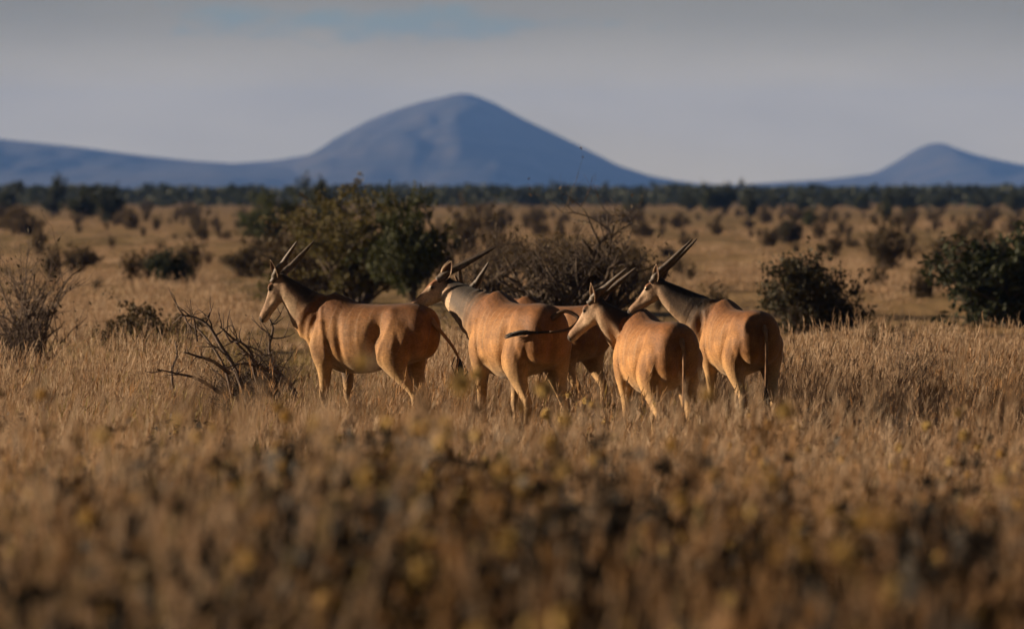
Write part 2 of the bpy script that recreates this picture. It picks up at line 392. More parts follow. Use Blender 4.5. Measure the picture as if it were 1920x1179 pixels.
        # hip bone, shoulder blade
        for (c, ra) in (((.40, .155 * sd, 1.14), (.10, .075, .22)),):
            rr_ = []
            for q in np.linspace(-.97, .97, 9):
                k = math.sqrt(1 - q * q); rr_.append(ellipse_ring((c[0] - .25 * ra[2] * q * (1 if c[0] > 0 else 0), c[1], c[2] + ra[2] * q), (1, 0, 0), (0, 1, 0), ra[0] * k, ra[1] * k, ra[1] * k, 12))
            mbb.add(*skin_rings(rr_))
    # belly sag, udder fold in front of the stifle
    raw = mbb.build('raw', None)
    rm = raw.modifiers.new('r', 'REMESH'); rm.mode = 'VOXEL'; rm.voxel_size = .0125
    sm = raw.modifiers.new('s', 'SMOOTH'); sm.factor = .5; sm.iterations = 9
    bpy.context.view_layer.update()
    dg = bpy.context.evaluated_depsgraph_get()
    me = bpy.data.meshes.new_from_object(raw.evaluated_get(dg))
    bpy.data.objects.remove(raw)
    me.name = 'body'; me.materials.clear(); me.materials.append(M['coat'])
    me.polygons.foreach_set('use_smooth', [True] * len(me.polygons))
    # --- hollows and muscle edges
    nv = len(me.vertices); co = np.zeros(nv * 3); me.vertices.foreach_get('co', co); co = co.reshape(-1, 3)
    no = np.zeros(nv * 3); me.vertices.foreach_get('normal', no); no = no.reshape(-1, 3)
    disp = np.zeros(nv)
    for (cx, cyy, cz, rx, ry_, rz, sh, am) in ((-.29, .29, 1.14, .09, .2, .14, 0, -.052), (.19, .27, .98, .05, .2, .27, .12, -.034), (.57, .19, 1.16, .045, .14, .22, -.25, -.03), (-.19, .25, .84, .065, .2, .19, -.2, -.055),
                                         (-.84, 0, .95, .16, .055, .26, 0, -.075), (-.41, .22, 1.36, .07, .08, .06, 0, .03), (-.64, .24, 1.22, .11, .18, .12, 0, -.018), (-.60, .28, .95, .04, .14, .22, .25, -.012),
                                         (-.36, .25, .98, .035, .2, .24, -.35, .015), (.37, .26, .98, .05, .2, .22, .15, .024), (.46, .22, 1.28, .03, .1, .12, .3, .018), (.30, .2, .72, .06, .1, .08, 0, -.03), (0, 0, 1.42, .5, .02, .06, 0, .008), (.05, .33, 1.1, .03, .1, .2, .1, .004), (-.06, .33, 1.08, .03, .1, .2, .1, .004)):
        for sd in ((1, -1) if cyy else (1,)):
            xx = co[:, 0] - cx - sh * (co[:, 2] - cz)
            disp += am * np.exp(-(xx / rx) ** 2 - ((co[:, 1] - cyy * sd) / ry_) ** 2 - ((co[:, 2] - cz) / rz) ** 2)
    hr = co - poll; h1, h2, h3 = hr @ f, np.abs(hr @ hl), hr @ hu
    nearh = np.linalg.norm(hr - f * .22, axis=1) < .33
    for (c1, c2, c3, r1, r2, r3, am) in ((.24, .06, -.03, .06, .03, .03, -.012), (.16, .05, -.12, .06, .05, .04, .010), (.40, .02, -.088, .06, .05, .006, -.010), (.44, .028, -.045, .012, .014, .012, -.010), (.10, .06, .06, .04, .03, .02, .010), (.30, 0, .02, .08, .03, .03, -.006)):
        disp += nearh * am * np.exp(-((h1 - c1) / r1) ** 2 - ((h2 - c2) / r2) ** 2 - ((h3 - c3) / r3) ** 2)
    NPa = np.array([q[0] for q in neck_pts]); da = ((co[:, None, :] - NPa[None]) ** 2).sum(2); ia = da.argmin(1); ta = np.array([q[4] for q in neck_pts])[ia]
    fold = np.exp(-((ta - .40) / .13) ** 2) * (co[:, 0] > .42) * (co[:, 2] > .8)
    disp += .008 * fold * np.sin(co @ np.array((38., 0, 24.)) + 2 * np.sin(co[:, 1] * 14))
    co = co + no * disp[:, None]; me.vertices.foreach_set('co', co.ravel()); me.update()
    # --- coat colours, by where the hair grows, with some shading painted in
    nv = len(me.vertices); co = np.zeros(nv * 3); me.vertices.foreach_get('co', co); co = co.reshape(-1, 3)
    no = np.zeros(nv * 3); me.vertices.foreach_get('normal', no); no = no.reshape(-1, 3)
    x, y, z = co.T
    S = lambda a, b_, v: np.clip((v - a) / (b_ - a), 0, 1) ** 2 * (3 - 2 * np.clip((v - a) / (b_ - a), 0, 1))
    tawny = np.array((.44, .215, .068)); pale = np.array((.62, .40, .18)); cream = np.array((.62, .46, .30)); blk = np.array((.025, .02, .018)); grey = np.array((.13, .10, .082))
    col = np.tile(tawny, (nv, 1))
    def mixin(c, k): 
        nonlocal_col = col * (1 - k[:, None]) + np.asarray(c) * k[:, None]; col[:] = nonlocal_col
    mixin((.21, .082, .026), S(1.05, 1.40, z) * .92)  # dark back to pale belly: own colour, deepened to paint in low-sun shading
    mixin((.30, .125, .04), S(-.45, -.75, x) * S(.8, 1.0, z) * .5)
    mixin(pale, (1 - S(.62, 1.0, z)) * .85)
    mixin(cream, (1 - S(.30, .62, z)) * .5)
    mixin(pale, S(.40, .62, x) * (1 - S(.8, 1.25, z)) * .8)
    mixin(cream, S(-.2, -.9, no[:, 2]) * (1 - S(.7, .95, z)) * .7)
    for k, xs_ in enumerate((-.30, -.17, -.04, .09, .21, .31)):     # faint pale hoops over the barrel
        wob = .012 * np.sin(z * 9 + k); hoop = np.exp(-((x - xs_ - wob - .05 * (1.3 - z)) / .009) ** 2) * S(.85, 1.05, z) * (1 - S(1.3, 1.4, z))
        mixin(cream, hoop * .2)
    top = np.exp(-(y / .03) ** 2) * S(.6, .95, no[:, 2]) * S(1.25, 1.38, z)
    mixin(blk, top * .45)
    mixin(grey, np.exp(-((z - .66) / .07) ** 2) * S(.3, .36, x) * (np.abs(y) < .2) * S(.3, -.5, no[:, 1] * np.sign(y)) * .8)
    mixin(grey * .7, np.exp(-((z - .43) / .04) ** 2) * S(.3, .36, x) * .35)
    NP = np.array([q[0] for q in neck_pts]); d2_ = ((co[:, None, :] - NP[None]) ** 2).sum(2); ix = d2_.argmin(1); dn_ = np.sqrt(d2_.min(1))
    tn = np.array([q[4] for q in neck_pts])[ix]; upv = np.array([q[3] for q in neck_pts])[ix]
    el = ((co - NP[ix]) * upv).sum(1) / np.maximum(dn_, 1e-4)        # +1 nape, -1 throat
    rel = co - poll; ht = rel @ f; hs = rel @ hl; hup = rel @ hu
    onhead = S(-.03, .05, ht) * (dn_ < .6) * (np.linalg.norm(rel - f[None] * .2, axis=1) < .34)
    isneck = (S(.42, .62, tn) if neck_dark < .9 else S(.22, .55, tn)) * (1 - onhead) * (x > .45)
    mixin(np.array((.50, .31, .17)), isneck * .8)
    mixin(grey if neck_dark < .9 else grey * .42, isneck * neck_dark * (S(-.15, .45, el) if neck_dark < .9 else S(-1.25, -.45, el) * .9))  # darkest necks near-black: dark hair plus shade put into the coat
    mixin(blk, isneck * S(.25, .8, el) * .9)
    mixin(cream, isneck * S(-.25, -.85, el) * (.85 if neck_dark < .9 else .25))
    mixin(np.array((.64, .45, .30)), onhead * .9)
    mixin(np.array((.34, .13, .05)), onhead * S(.035, .065, hup) * (1 - S(.16, .30, ht)) * .85)
    mixin(np.array((.10, .055, .035)), onhead * S(.15, .26, ht) * S(-.03, .0, hup) * (1 - S(.025, .05, np.abs(hs))) * .8)
    mixin(np.array((.30, .15, .075)), onhead * S(.22, .34, ht) * .45)
    mixin(cream, onhead * S(-.05, -.075, hup) * S(.02, .12, ht) * .7)
    mixin(np.array((.70, .56, .42)), onhead * S(.35, .40, ht) * S(-.075, -.09, hup) * .9)
    mixin(blk, onhead * S(.425, .445, ht) * S(-.095, -.08, hup) * .92)
    mixin(blk, onhead * np.exp(-((ht - .40) / .06) ** 2 - ((hup + .083) / .007) ** 2) * .85)
    mixin(blk, onhead * np.exp(-((ht - .125) / .045) ** 2 - ((hup - .028) / .024) ** 2) * S(.045, .06, np.abs(hs)) * .9)
    mixin(np.array((.70, .55, .40)), onhead * np.exp(-((ht - .17) / .03) ** 2 - ((hup - .045) / .014) ** 2) * S(.04, .055, np.abs(hs)) * .7)
    mixin(blk, (np.exp(-((z - .02) / .03) ** 2)) * .9)
    col *= (1 - dark)
    ca = me.color_attributes.new('coat', 'FLOAT_COLOR', 'POINT')
    ca.data.foreach_set('color', np.hstack([col, np.ones((nv, 1))]).ravel())
    body = bpy.data.objects.new('body', me); C.objects.link(body); body.parent = root
    # --- horns: twisted, swept back in line with the face
    for sd in (1, -1):
        h = MB(); base = poll + f * .045 + hl * .042 * sd + hu * .065
        d0 = unit(-f * .72 + hu * (horn_up + .22) + hl * sd * (horn_spread + .06)); d1 = unit(-f + hu * horn_up + hl * sd * horn_spread); d2v = unit(-f + hu * (horn_up + .12) + hl * sd * (horn_spread - .16))
        pts = []; p = base.copy(); n = 44
        for i in range(n + 1):
            t = i / n; pts.append(p.copy())
            dd = unit(d0 * max(0, 1 - t * 3) + d1 * (1 - abs(t - .4) * 1.2) + d2v * t); p = p + dd * hornlen / n
        pts = np.array(pts); rings = []
        for i, q in enumerate(pts):
            t = i / n; tg = unit(pts[min(i + 1, n)] - pts[max(i - 1, 0)]); s1 = unit(np.cross(tg, hl)); s2 = np.cross(tg, s1)
            r = .038 * (1 - t) ** .62 + .004; a = np.arange(14) * 2 * math.pi / 14
            tw = t * 2 * math.pi * 2.2 * sd; rid = 1 + (.26 * np.cos(a - tw) + .10 * np.cos(3 * (a - tw))) * max(0, 1 - t * 1.5)
            rings.append(q + (r * rid)[:, None] * (np.cos(a)[:, None] * s1 + np.sin(a)[:, None] * s2))
        h.add(*skin_rings(rings)); h.build('horn', M['horn'], root)
        # ears: long, narrow, cupped
        e = MB(); eb = poll + f * -.015 + hl * .06 * sd + hu * .045
        ed = unit(hl * sd * .55 + hu * .50 - f * .62); opn = unit(f * .75 + hl * sd * .55 + np.array((0, 0, -.1))); opn = unit(opn - ed * opn.dot(ed)); wd = np.cross(ed, opn)
        nL, nW = 12, 9; vsx = []
        for i in range(nL + 1):
            t = i / nL; hw = .052 * (math.sin(math.pi * min(1, (t * .92 + .08)) ** .85)) ** .8 + .002
            for j in range(nW + 1):
                q = (j / nW - .5) * 2; ang = q * (1.35 - .55 * t)
                cpt = eb + ed * (.225 * t) + wd * hw * math.sin(ang) * 1.05 - opn * hw * (math.cos(ang) - .55) * .9
                vsx.append(cpt)
        e.add(vsx, [(i * (nW + 1) + j, i * (nW + 1) + j + 1, (i + 1) * (nW + 1) + j + 1, (i + 1) * (nW + 1) + j) for i in range(nL) for j in range(nW)])
        eo = e.build('ear', M['coat'], root)
        ecol = [(.60, .44, .29, 1) if abs(j / nW - .5) > .36 or i < 2 or i == nL else (.14, .075, .045, 1) for i in range(nL + 1) for j in range(nW + 1)]
        eo.data.color_attributes.new('coat', 'FLOAT_COLOR', 'POINT').data.foreach_set('color', np.array(ecol).ravel()); so_ = eo.modifiers.new('thick', 'SOLIDIFY'); so_.thickness = .007; so_.offset = 0
        # eye
        ey = MB(); c = poll + f * .125 + hl * .066 * sd + hu * .030; rr_ = []
        for q in np.linspace(-.98, .98, 9):
            k = math.sqrt(1 - q * q); rr_.append(ellipse_ring(c + f * .023 * q, hl, hu, .016 * k, .018 * k, .018 * k, 12))
        ey.add(*skin_rings(rr_)); ey.build('eye', M['eye'], root)
    # --- tail with its black tuft
    tp = catmull(np.array(tail), 6); k = int(len(tp) * (.70 if tail_mat == 'tailskin' else .58))
    tm = MB(); tube(tm, tp[:k + 2], np.interp(np.linspace(0, 1, k + 2), [0, .25, 1], [.032, .019, .012]), 10); to = tm.build('tail', M['ear'], root)
    to.data.materials.clear(); to.data.materials.append(M[tail_mat])
    tu = MB(); seg = tp[k:]; tube(tu, seg, np.interp(np.linspace(0, 1, len(seg)), [0, .2, .55, .85, 1], np.array([.009, .014, .018, .013, .003]) * tuft_size), 10)
    rnd = random.Random(int(loc[0] * 100))
    for _ in range(26):
        i0 = rnd.randrange(0, max(1, len(seg) - 3)); o_ = np.array([rnd.uniform(-.028, .028) for _ in range(3)]) * tuft_size
        e_ = seg[-1] + np.array([rnd.uniform(-.04, .04), rnd.uniform(-.04, .04), rnd.uniform(-.05, .02)]) * min(1, tuft_size)
        tube(tu, [seg[i0] + o_ * .5, (seg[i0] + seg[-1]) / 2 + o_, e_], [.006, .006, .002], 4)
    tu.build('tail_tuft', M['tailhair'], to)
    for hx, hy in hoofs:
        hm = MB()
        for sg in (-1, 1):
            rings = [ellipse_ring((hx - .005 + dxx, hy + sg * .021, zz), (1, 0, 0), (0, 1, 0), rx, ry, ry, 10) for dxx, zz, rx, ry in ((.012, -.03, .062, .022), (.01, .0, .06, .022), (0, .03, .05, .022), (-.008, .055, .04, .02))]
            hm.add(*skin_rings(rings))
        hm.build('hoof', M['hoof'], root)
    return root
M['tail_dark'] = plain('dark tail hair', (.10, .058, .034), .65, .3, .25)
M['tailskin'] = plain('tail hair', (.28, .15, .07), .65, .3, .2)

HANG = [(-.79, 0, 1.25), (-.86, 0, 1.16), (-.885, 0, 1.0), (-.875, 0, .82), (-.86, 0, .64), (-.86, 0, .48), (-.86, 0, .40)]
def W(px, py, D): return tuple(at(px, py, D))
make_antelope('darkest brown antelope with tail tuft swung out, face towards the dead branches', (-1.435, 40.55), 34, .968, W(528, 527, 40.9), 24, 54,
              (.03, -.12, -.12, .06), [(-.79, 0, 1.25), (-.87, -.02, 1.16), (-.93, -.09, 1.05), (-.95, -.16, .97), (-.97, -.22, .87), (-.985, -.24, .74), (-.985, -.24, .62)], .5, hornlen=.58, horn_up=-.16, horn_spread=.32, dark=.12, tuft_size=2.2)
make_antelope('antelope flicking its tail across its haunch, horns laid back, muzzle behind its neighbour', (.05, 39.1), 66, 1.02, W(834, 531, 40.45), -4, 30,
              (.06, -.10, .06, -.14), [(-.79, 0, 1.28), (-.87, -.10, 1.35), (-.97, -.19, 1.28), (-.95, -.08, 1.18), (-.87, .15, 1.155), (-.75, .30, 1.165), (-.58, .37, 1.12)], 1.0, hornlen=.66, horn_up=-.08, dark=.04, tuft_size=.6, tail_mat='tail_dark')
make_antelope('antelope mostly hidden behind the tail flicking one, facing away', (.44, 43.0), 46, .915, W(878, 551, 44.0), 72, 38,
              (.10, -.08, .16, -.05), [(-.79, 0, 1.25), (-.87, -.06, 1.16), (-.90, -.2, 1.0), (-.9, -.3, .82), (-.88, -.36, .64), (-.88, -.4, .48), (-.88, -.4, .40)], .6, hornlen=.50, horn_up=.12, horn_spread=.34)
make_antelope('light tan antelope with pale face in profile, standing before the longest horned one', (1.325, 37.4), 74, .945, W(1122, 572, 37.9), 32, 39,
              (-.05, .10, -.04, .12), HANG, .5, dark=-.08, hornlen=.58, horn_up=-.10, horn_spread=.12)
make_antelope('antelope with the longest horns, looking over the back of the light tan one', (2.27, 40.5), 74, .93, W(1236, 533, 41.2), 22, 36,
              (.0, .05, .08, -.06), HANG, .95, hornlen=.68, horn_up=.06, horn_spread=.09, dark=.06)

# ------------------------------------------------------------------ shrubs and trees
def grow(rnd, stems, height, spread, levels, branch, leaf_n, leaf_size, droop=0.0, r0=.035, crook=.35, low=0.0):
    """returns (branch MB, leaf MB). Crooked stems fork; leaves sit along the outer twigs."""
    B, L = MB(), MB(); tips = []
    def seg(p, d, length, r, lev):
        n = 4; pts = [np.array(p)]; rad = [r]; q = np.array(p, float); dd = np.array(d, float)
        for i in range(n):
            dd = unit(dd + np.array([rnd.gauss(0, crook) for _ in range(3)]) * .55 + np.array((0, 0, .06 - droop * (levels - lev) * .1)))
            q = q + dd * length / n; pts.append(q.copy()); rad.append(r * (1 - .5 * (i + 1) / n))
        tube(B, pts, rad, 5 if lev > 1 else 3)
        if lev <= 1: tips.append(pts)
        if lev > 0:
            k = branch if lev < levels else branch + 1
            for _ in range(k):
                i = rnd.randint(1, n); az = rnd.uniform(0, 2 * math.pi)
                side = unit(np.array((math.cos(az), math.sin(az), rnd.uniform(-.15, .55))))
                seg(pts[i], unit(dd * .55 + side * .85), length * rnd.uniform(.55, .82), rad[i] * .68, lev - 1)
    for _ in range(stems):
        az = rnd.uniform(0, 2 * math.pi); tl = rnd.uniform(.15, 1.0) * spread
        seg((rnd.uniform(-.08, .08) * spread, rnd.uniform(-.08, .08) * spread, -.05), unit((math.cos(az) * tl, math.sin(az) * tl, 1 - low * rnd.random())), height * rnd.uniform(.36, .52), r0 * rnd.uniform(.7, 1.1), levels)
    if leaf_n and tips:
        for _ in range(leaf_n):
            t = rnd.choice(tips); i = rnd.randint(1, len(t) - 1); c = t[i] + np.array([rnd.gauss(0, leaf_size * 1.1) for _ in range(3)])
            a = unit([rnd.gauss(0, 1) for _ in range(3)]); b = unit(np.cross(a, [rnd.gauss(0, 1) for _ in range(3)])); s = leaf_size * rnd.uniform(.6, 1.35)
            L.add([c - a * s, c + b * s * .5 + a * s * .1, c + a * s, c - b * s * .5 + a * s * .1], [(0, 1, 2, 3)])
    return B, L
PROTO = {}
def norm_mb(B, L, h):
    allv = np.concatenate(B.v + L.v); zmax = np.percentile(allv[:, 2], 99.3); k = h / zmax
    for m in (B, L): m.v = [v * k for v in m.v]
def proto(key, seed, h, leafmat, bark='bark', **kw):
    rnd = random.Random(seed); B, L = grow(rnd, height=h, **kw); norm_mb(B, L, h)
    allv = np.concatenate(B.v + L.v); w_ = np.percentile(np.hypot(allv[:, 0], allv[:, 1]), 97)
    PROTO[key] = (B.mesh('branches', M[bark]), L.mesh('foliage', M[leafmat], False) if L.n else None, h, w_)
def plant(name, key, px, D, h, w, label, cat, group=None, rz=None, parts=('branches', 'foliage'), dz=0.0, base_px=None):
    """px, D: where it stands; h, w: height and full width in metres"""
    Bm, Lm, ph, pw = PROTO[key]
    x = (px - 960) * D / F_PX
    o = empty(name, (x, D, ground_h(x, D) + dz - .03), rz if rz is not None else (px * 1.7 + D) % 6.28)
    o.scale = (w / (2 * pw), w / (2 * pw), h / ph)
    tag(o, label, cat, group)
    for nm, me in zip(parts, (Bm, Lm)):
        if me is None: continue
        c = bpy.data.objects.new(nm, me); C.objects.link(c); c.parent = o
    return o
proto('loose', 11, 2.6, 'leaf_olive', stems=9, spread=.75, levels=3, branch=3, leaf_n=12000, leaf_size=.04, r0=.04)
proto('loose_dark', 12, 2.2, 'leaf_green', stems=8, spread=.8, levels=3, branch=3, leaf_n=12000, leaf_size=.045, r0=.035)
proto('bare', 13, 2.2, 'leaf_brown', stems=16, spread=1.15, levels=4, branch=3, leaf_n=1300, leaf_size=.028, r0=.10, crook=.42)
proto('bare_b', 17, 2.2, 'leaf_brown', stems=10, spread=1.0, levels=4, branch=3, leaf_n=1500, leaf_size=.028, r0=.085, crook=.42)
proto('round_dark', 14, 1.5, 'leaf_dusk', stems=12, spread=1.3, levels=3, branch=3, leaf_n=7000, leaf_size=.045, r0=.025, low=.7)
proto('round_dark_b', 15, 1.6, 'leaf_dark', stems=13, spread=1.5, levels=3, branch=3, leaf_n=7000, leaf_size=.05, r0=.025, low=.8)
proto('brown', 16, 1.0, 'leaf_brown', stems=14, spread=1.5, levels=3, branch=2, leaf_n=3600, leaf_size=.032, r0=.02, low=.8)
proto('twigs', 18, 1.3, 'leaf_brown', 'dead', stems=14, spread=.8, levels=3, branch=3, leaf_n=300, leaf_size=.02, r0=.026, crook=.25)
proto('tree', 19, 4.0, 'leaf_dark', stems=3, spread=.8, levels=4, branch=3, leaf_n=6000, leaf_size=.13, r0=.10)
proto('tree_b', 20, 4.0, 'leaf_dark', stems=5, spread=1.0, levels=4, branch=2, leaf_n=6000, leaf_size=.13, r0=.09)
proto('tree_green', 21, 3.6, 'leaf_green', stems=5, spread=1.0, levels=4, branch=2, leaf_n=6000, leaf_size=.12, r0=.09)

plant('shrub', 'loose', 672, 86, 2.55, 3.7, 'tall loose olive shrub rising behind the antelope with the hanging tail tuft', 'shrub')
plant('shrub', 'loose_dark', 782, 84, 2.45, 2.3, 'dark green shrub between the tall olive shrub and the bare thorn bush', 'shrub')
plant('shrub', 'brown', 585, 92, 2.0, 2.6, 'withered brown shrub leaning against the tall olive shrub', 'shrub')
plant('thorn_bush', 'bare', 1070, 58, 2.4, 2.5, 'wide bare thorn bush with crooked branches behind the herd', 'thorn bush')
plant('thorn_bush', 'bare_b', 930, 61, 2.1, 1.7, 'thin thorn bush tangled into the wide bare thorn bush', 'thorn bush')
plant('bush', 'round_dark', 1520, 72, 1.45, 2.0, 'rounded dark bush close behind the antelope with the hanging tail', 'bush')
plant('bush', 'round_dark_b', 1900, 76, 1.8, 2.9, 'largest dark green bush, tall and spreading, right of the sandy clearing', 'bush')
plant('bush', 'brown', 1665, 64, .55, .9, 'low withered brown bush at the edge of the tall grass, by the sandy clearing', 'bush')
plant('bush', 'brown', 1735, 96, .75, .9, 'withered brown bush left of the largest dark green bush', 'bush')
plant('bush', 'brown', 1660, 132, 1.75, 1.6, 'tall withered brown bush standing alone across the sandy clearing', 'bush')
plant('bush', 'brown', 1648, 106, .55, .65, 'low withered tuft of bush in front of the tall withered brown one', 'bush')
plant('dead_shrub', 'twigs', 60, 52, 2.1, 1.6, 'leafless grey shrub with long bare twigs reaching over the grass', 'shrub')
plant('dead_shrub', 'twigs', 15, 50, 1.35, 1.1, 'shorter leafless twiggy shrub at the foot of the tall leafless one', 'shrub', rz=2.2)
plant('bush', 'brown', 250, 60, .85, 1.3, 'low brown bush behind the dead fallen branches', 'bush')
plant('bush', 'brown', 345, 62, .6, .9, 'small brown bush between the dead branches and the plain', 'bush', rz=.4)
plant('bush', 'round_dark_b', 315, 107, .95, 1.2, 'dark ragged bush alone on the open grass beyond the dead branches', 'bush')
plant('bush', 'brown', 165, 139, .65, 1.2, 'low flat brown bush on the open plain past the leafless shrub', 'bush')
plant('bush', 'loose_dark', 500, 170, 2.5, 4.6, 'wide green bush behind and to the side of the tall olive shrub', 'bush')
plant('bush', 'brown', 470, 120, 1.2, 2.2, 'faded brown bush at the foot of the wide green bush', 'bush')
plant('tree', 'tree', 605, 290, 3.5, 3.1, 'dark round tree top showing above the wide green bush', 'tree', parts=('trunk', 'crown'))
plant('bush', 'brown', 868, 160, 2.0, 1.9, 'brown bush seen in the gap between olive shrub and thorn bush', 'bush')
plant('bush', 'brown', 930, 240, 1.8, 2.5, 'far brown bush just above the thin thorn bush', 'bush')
# smaller bushes scattered over the far plain
SC = [(1270, 428, 46, 32, 'brown'), (1208, 447, 42, 34, 'brown'), (1342, 441, 34, 26, 'brown'), (1482, 455, 56, 44, 'round_dark'), (1520, 431, 38, 40, 'loose_dark'),
      (1442, 462, 46, 38, 'brown'), (1540, 474, 32, 18, 'brown'), (1597, 464, 32, 20, 'brown'), (1665, 418, 32, 42, 'loose_dark'), (1827, 443, 32, 28, 'round_dark'),
      (1782, 466, 64, 22, 'brown'), (1285, 462, 40, 22, 'brown'), (1490, 415, 40, 24, 'brown'), (1545, 418, 22, 16, 'brown'), (1700, 412, 36, 24, 'loose_dark'),
      (40, 442, 90, 56, 'brown'), (275, 397, 34, 24, 'brown'), (362, 408, 46, 30, 'brown'), (420, 452, 40, 20, 'brown'), (1130, 420, 40, 26, 'brown'), (1180, 405, 40, 28, 'loose_dark'),
      (1760, 505, 70, 26, 'brown'), (1250, 480, 44, 20, 'brown'), (1405, 428, 26, 22, 'brown'), (1436, 418, 26, 34, 'brown'), (1860, 412, 40, 22, 'brown'), (75, 478, 34, 66, 'brown'), (205, 415, 50, 24, 'brown')]
def side_of(px):
    return ('before the long ridge' if px < 430 else 'before the tall mountain' if px < 1240 else 'between mountain and pointed hill' if px < 1580 else 'before the pointed hill')
def size_of(wpx, hpx):
    return 'low flat' if hpx < .56 * wpx else 'tall narrow' if hpx > 1.05 * wpx else 'small round' if wpx < 40 else 'broad'
for px, row, wpx, hpx, key in SC:
    D = ground_D(row); col_ = 'withered brown' if key == 'brown' else 'dark green'
    dist = 'far out' if row < 436 else 'halfway out'
    plant('bush', key, px, D, hpx * D / F_PX, wpx * D / F_PX, f'{size_of(wpx, hpx)} {col_} bush {dist} {side_of(px)}', 'bush', f'{col_} bushes {dist} {side_of(px)}')
# trees along the far edge of the plain
TR = [(20, 404, 70, 62, 'tree_b'), (102, 406, 54, 74, 'tree'), (150, 419, 90, 68, 'tree_b'), (212, 420, 80, 70, 'tree'), (330, 384, 70, 34, 'tree_b'), (395, 386, 40, 34, 'tree'),
      (1000, 390, 60, 32, 'tree_green'), (1046, 388, 34, 40, 'tree'), (1132, 386, 44, 36, 'tree_b'), (1205, 402, 34, 36, 'tree_b'), (1290, 398, 40, 34, 'tree_green'), (1330, 402, 54, 48, 'tree_green'), (1365, 402, 46, 52, 'tree'),
      (1402, 410, 38, 48, 'tree'), (1445, 398, 44, 34, 'tree_b'), (1508, 402, 48, 34, 'tree_b'), (1560, 396, 60, 30, 'tree_b'), (1618, 398, 50, 30, 'tree_green'), (1665, 404, 34, 44, 'tree_green'), (1700, 398, 56, 36, 'tree'), (1770, 396, 70, 32, 'tree_b'), (1840, 398, 60, 34, 'tree_b'), (1900, 400, 60, 36, 'tree'),
      (700, 384, 60, 30, 'tree_green'), (890, 390, 60, 32, 'tree_green'), (270, 384, 50, 30, 'tree_b'), (450, 384, 60, 26, 'tree_green')]
for px, row, wpx, hpx, key in TR:
    D = ground_D(row); hpx = hpx * (1.0 if px < 430 else 1.18)
    col_ = 'mid green' if key == 'tree_green' else 'dark'
    siz = 'taller' if hpx >= 44 else 'low spreading' if wpx > 1.6 * hpx else 'small'
    plant('tree', key, px, D, hpx * D / F_PX, wpx * D / F_PX, f'{siz} {col_} tree along the far treeline {side_of(px)}', 'tree', f'{siz} {col_} trees {side_of(px)}', parts=('trunk', 'crown'))
# the far wood behind them reads as one mass
rnd = random.Random(5); wv, wl = MB(), MB()
WV, WF = [], []
def far_wood():
    nr = np.random.default_rng(4); V, k = [], 0
    for i in range(900):
        D = nr.uniform(620, 1500); px = nr.uniform(-250, 2170); x = (px - 960) * D / F_PX
        h = nr.uniform(1.6, 3.6) * (1 + .25 * (D > 900)); w_ = h * nr.uniform(.6, 1.3); n = 60
        u = nr.normal(size=(n, 3)); u /= np.linalg.norm(u, axis=1)[:, None]; rad = nr.uniform(.5, 1, n)[:, None] ** .5
        c = np.array((x, D, h * .55)) + u * rad * np.array((w_, w_, h * .5)); s = h * .17
        a = nr.normal(size=(n, 3)); a /= np.linalg.norm(a, axis=1)[:, None]; b = np.cross(a, nr.normal(size=(n, 3))); b /= np.linalg.norm(b, axis=1)[:, None]
        V.append(np.stack([c - a * s, c + b * s * .7, c + a * s, c - b * s * .7], 1).reshape(-1, 3))
    V = np.concatenate(V); F = np.arange(len(V)).reshape(-1, 4)
    me = bpy.data.meshes.new('far_wood'); me.from_pydata(V.tolist(), [], F.tolist()); me.materials.append(M['leaf_dark'])
    o = bpy.data.objects.new('far_wood', me); C.objects.link(o)
    tag(o, 'dark belt of distant woodland below the mountains', 'woodland', kind='stuff')
far_wood()

# ------------------------------------------------------------------ dead branches beside the first antelope
def dead_branch(pix, D0, D1, r, seed, label, twigs=10, tl=.28):
    rnd = random.Random(seed); n = len(pix)
    pts = np.array([at(px, py, D0 + (D1 - D0) * i / max(1, n - 1)) for i, (px, py) in enumerate(pix)]); pts = catmull(pts, 4)
    base = pts[0].copy(); o = empty('dead_branch', tuple(base)); pts = pts - base
    mbx = MB(); tube(mbx, pts, np.linspace(r, r * .3, len(pts)), 7); mbx.build('limb', M['dead'], o)
    for _ in range(twigs):
        tw = MB()
        i = rnd.randint(2, len(pts) - 1); d = unit(unit(pts[i] - pts[i - 1]) * .6 + np.array([rnd.gauss(0, .7), rnd.gauss(0, .5), rnd.gauss(.1, .6)])); l = tl * rnd.uniform(.4, 1.2)
        q = [pts[i]]
        for k in range(4):
            d = unit(d + np.array([rnd.gauss(0, .25) for _ in range(3)])); q.append(q[-1] + d * l / 4)
        tube(tw, q, np.linspace(r * .35, r * .12, 5), 4)
        if rnd.random() < .6:
            d = unit(d + np.array([rnd.gauss(0, .8) for _ in range(3)])); tube(tw, [q[2], q[2] + d * l * .3, q[2] + d * l * .5 + np.array((0, 0, .03))], [r * .2, r * .15, r * .08], 4)
        tw.build('twig', M['dead'], o)
    return tag(o, label, 'branch')
dead_branch([(470, 770), (440, 690), (415, 650), (392, 612), (365, 595), (340, 592)], 42, 42.4, .028, 1, 'dead branch arching high and over to one side of the pile', 12)
dead_branch([(440, 770), (425, 700), (402, 655), (376, 622), (352, 604)], 42.3, 42.8, .02, 2, 'thin dead branch running just under the arching one', 10)
dead_branch([(520, 730), (480, 680), (455, 655), (430, 628), (412, 612)], 42.6, 42.2, .022, 3, 'straight dead branch slanting up from the thick of the pile', 8)
dead_branch([(430, 700), (400, 678), (370, 668), (345, 660)], 41.8, 41.5, .024, 4, 'short stubby dead branch sticking out low from the pile', 6, .16)
dead_branch([(420, 740), (370, 710), (330, 700), (295, 692)], 42.0, 41.6, .02, 5, 'dead branch lying low along the grass tops', 10, .22)
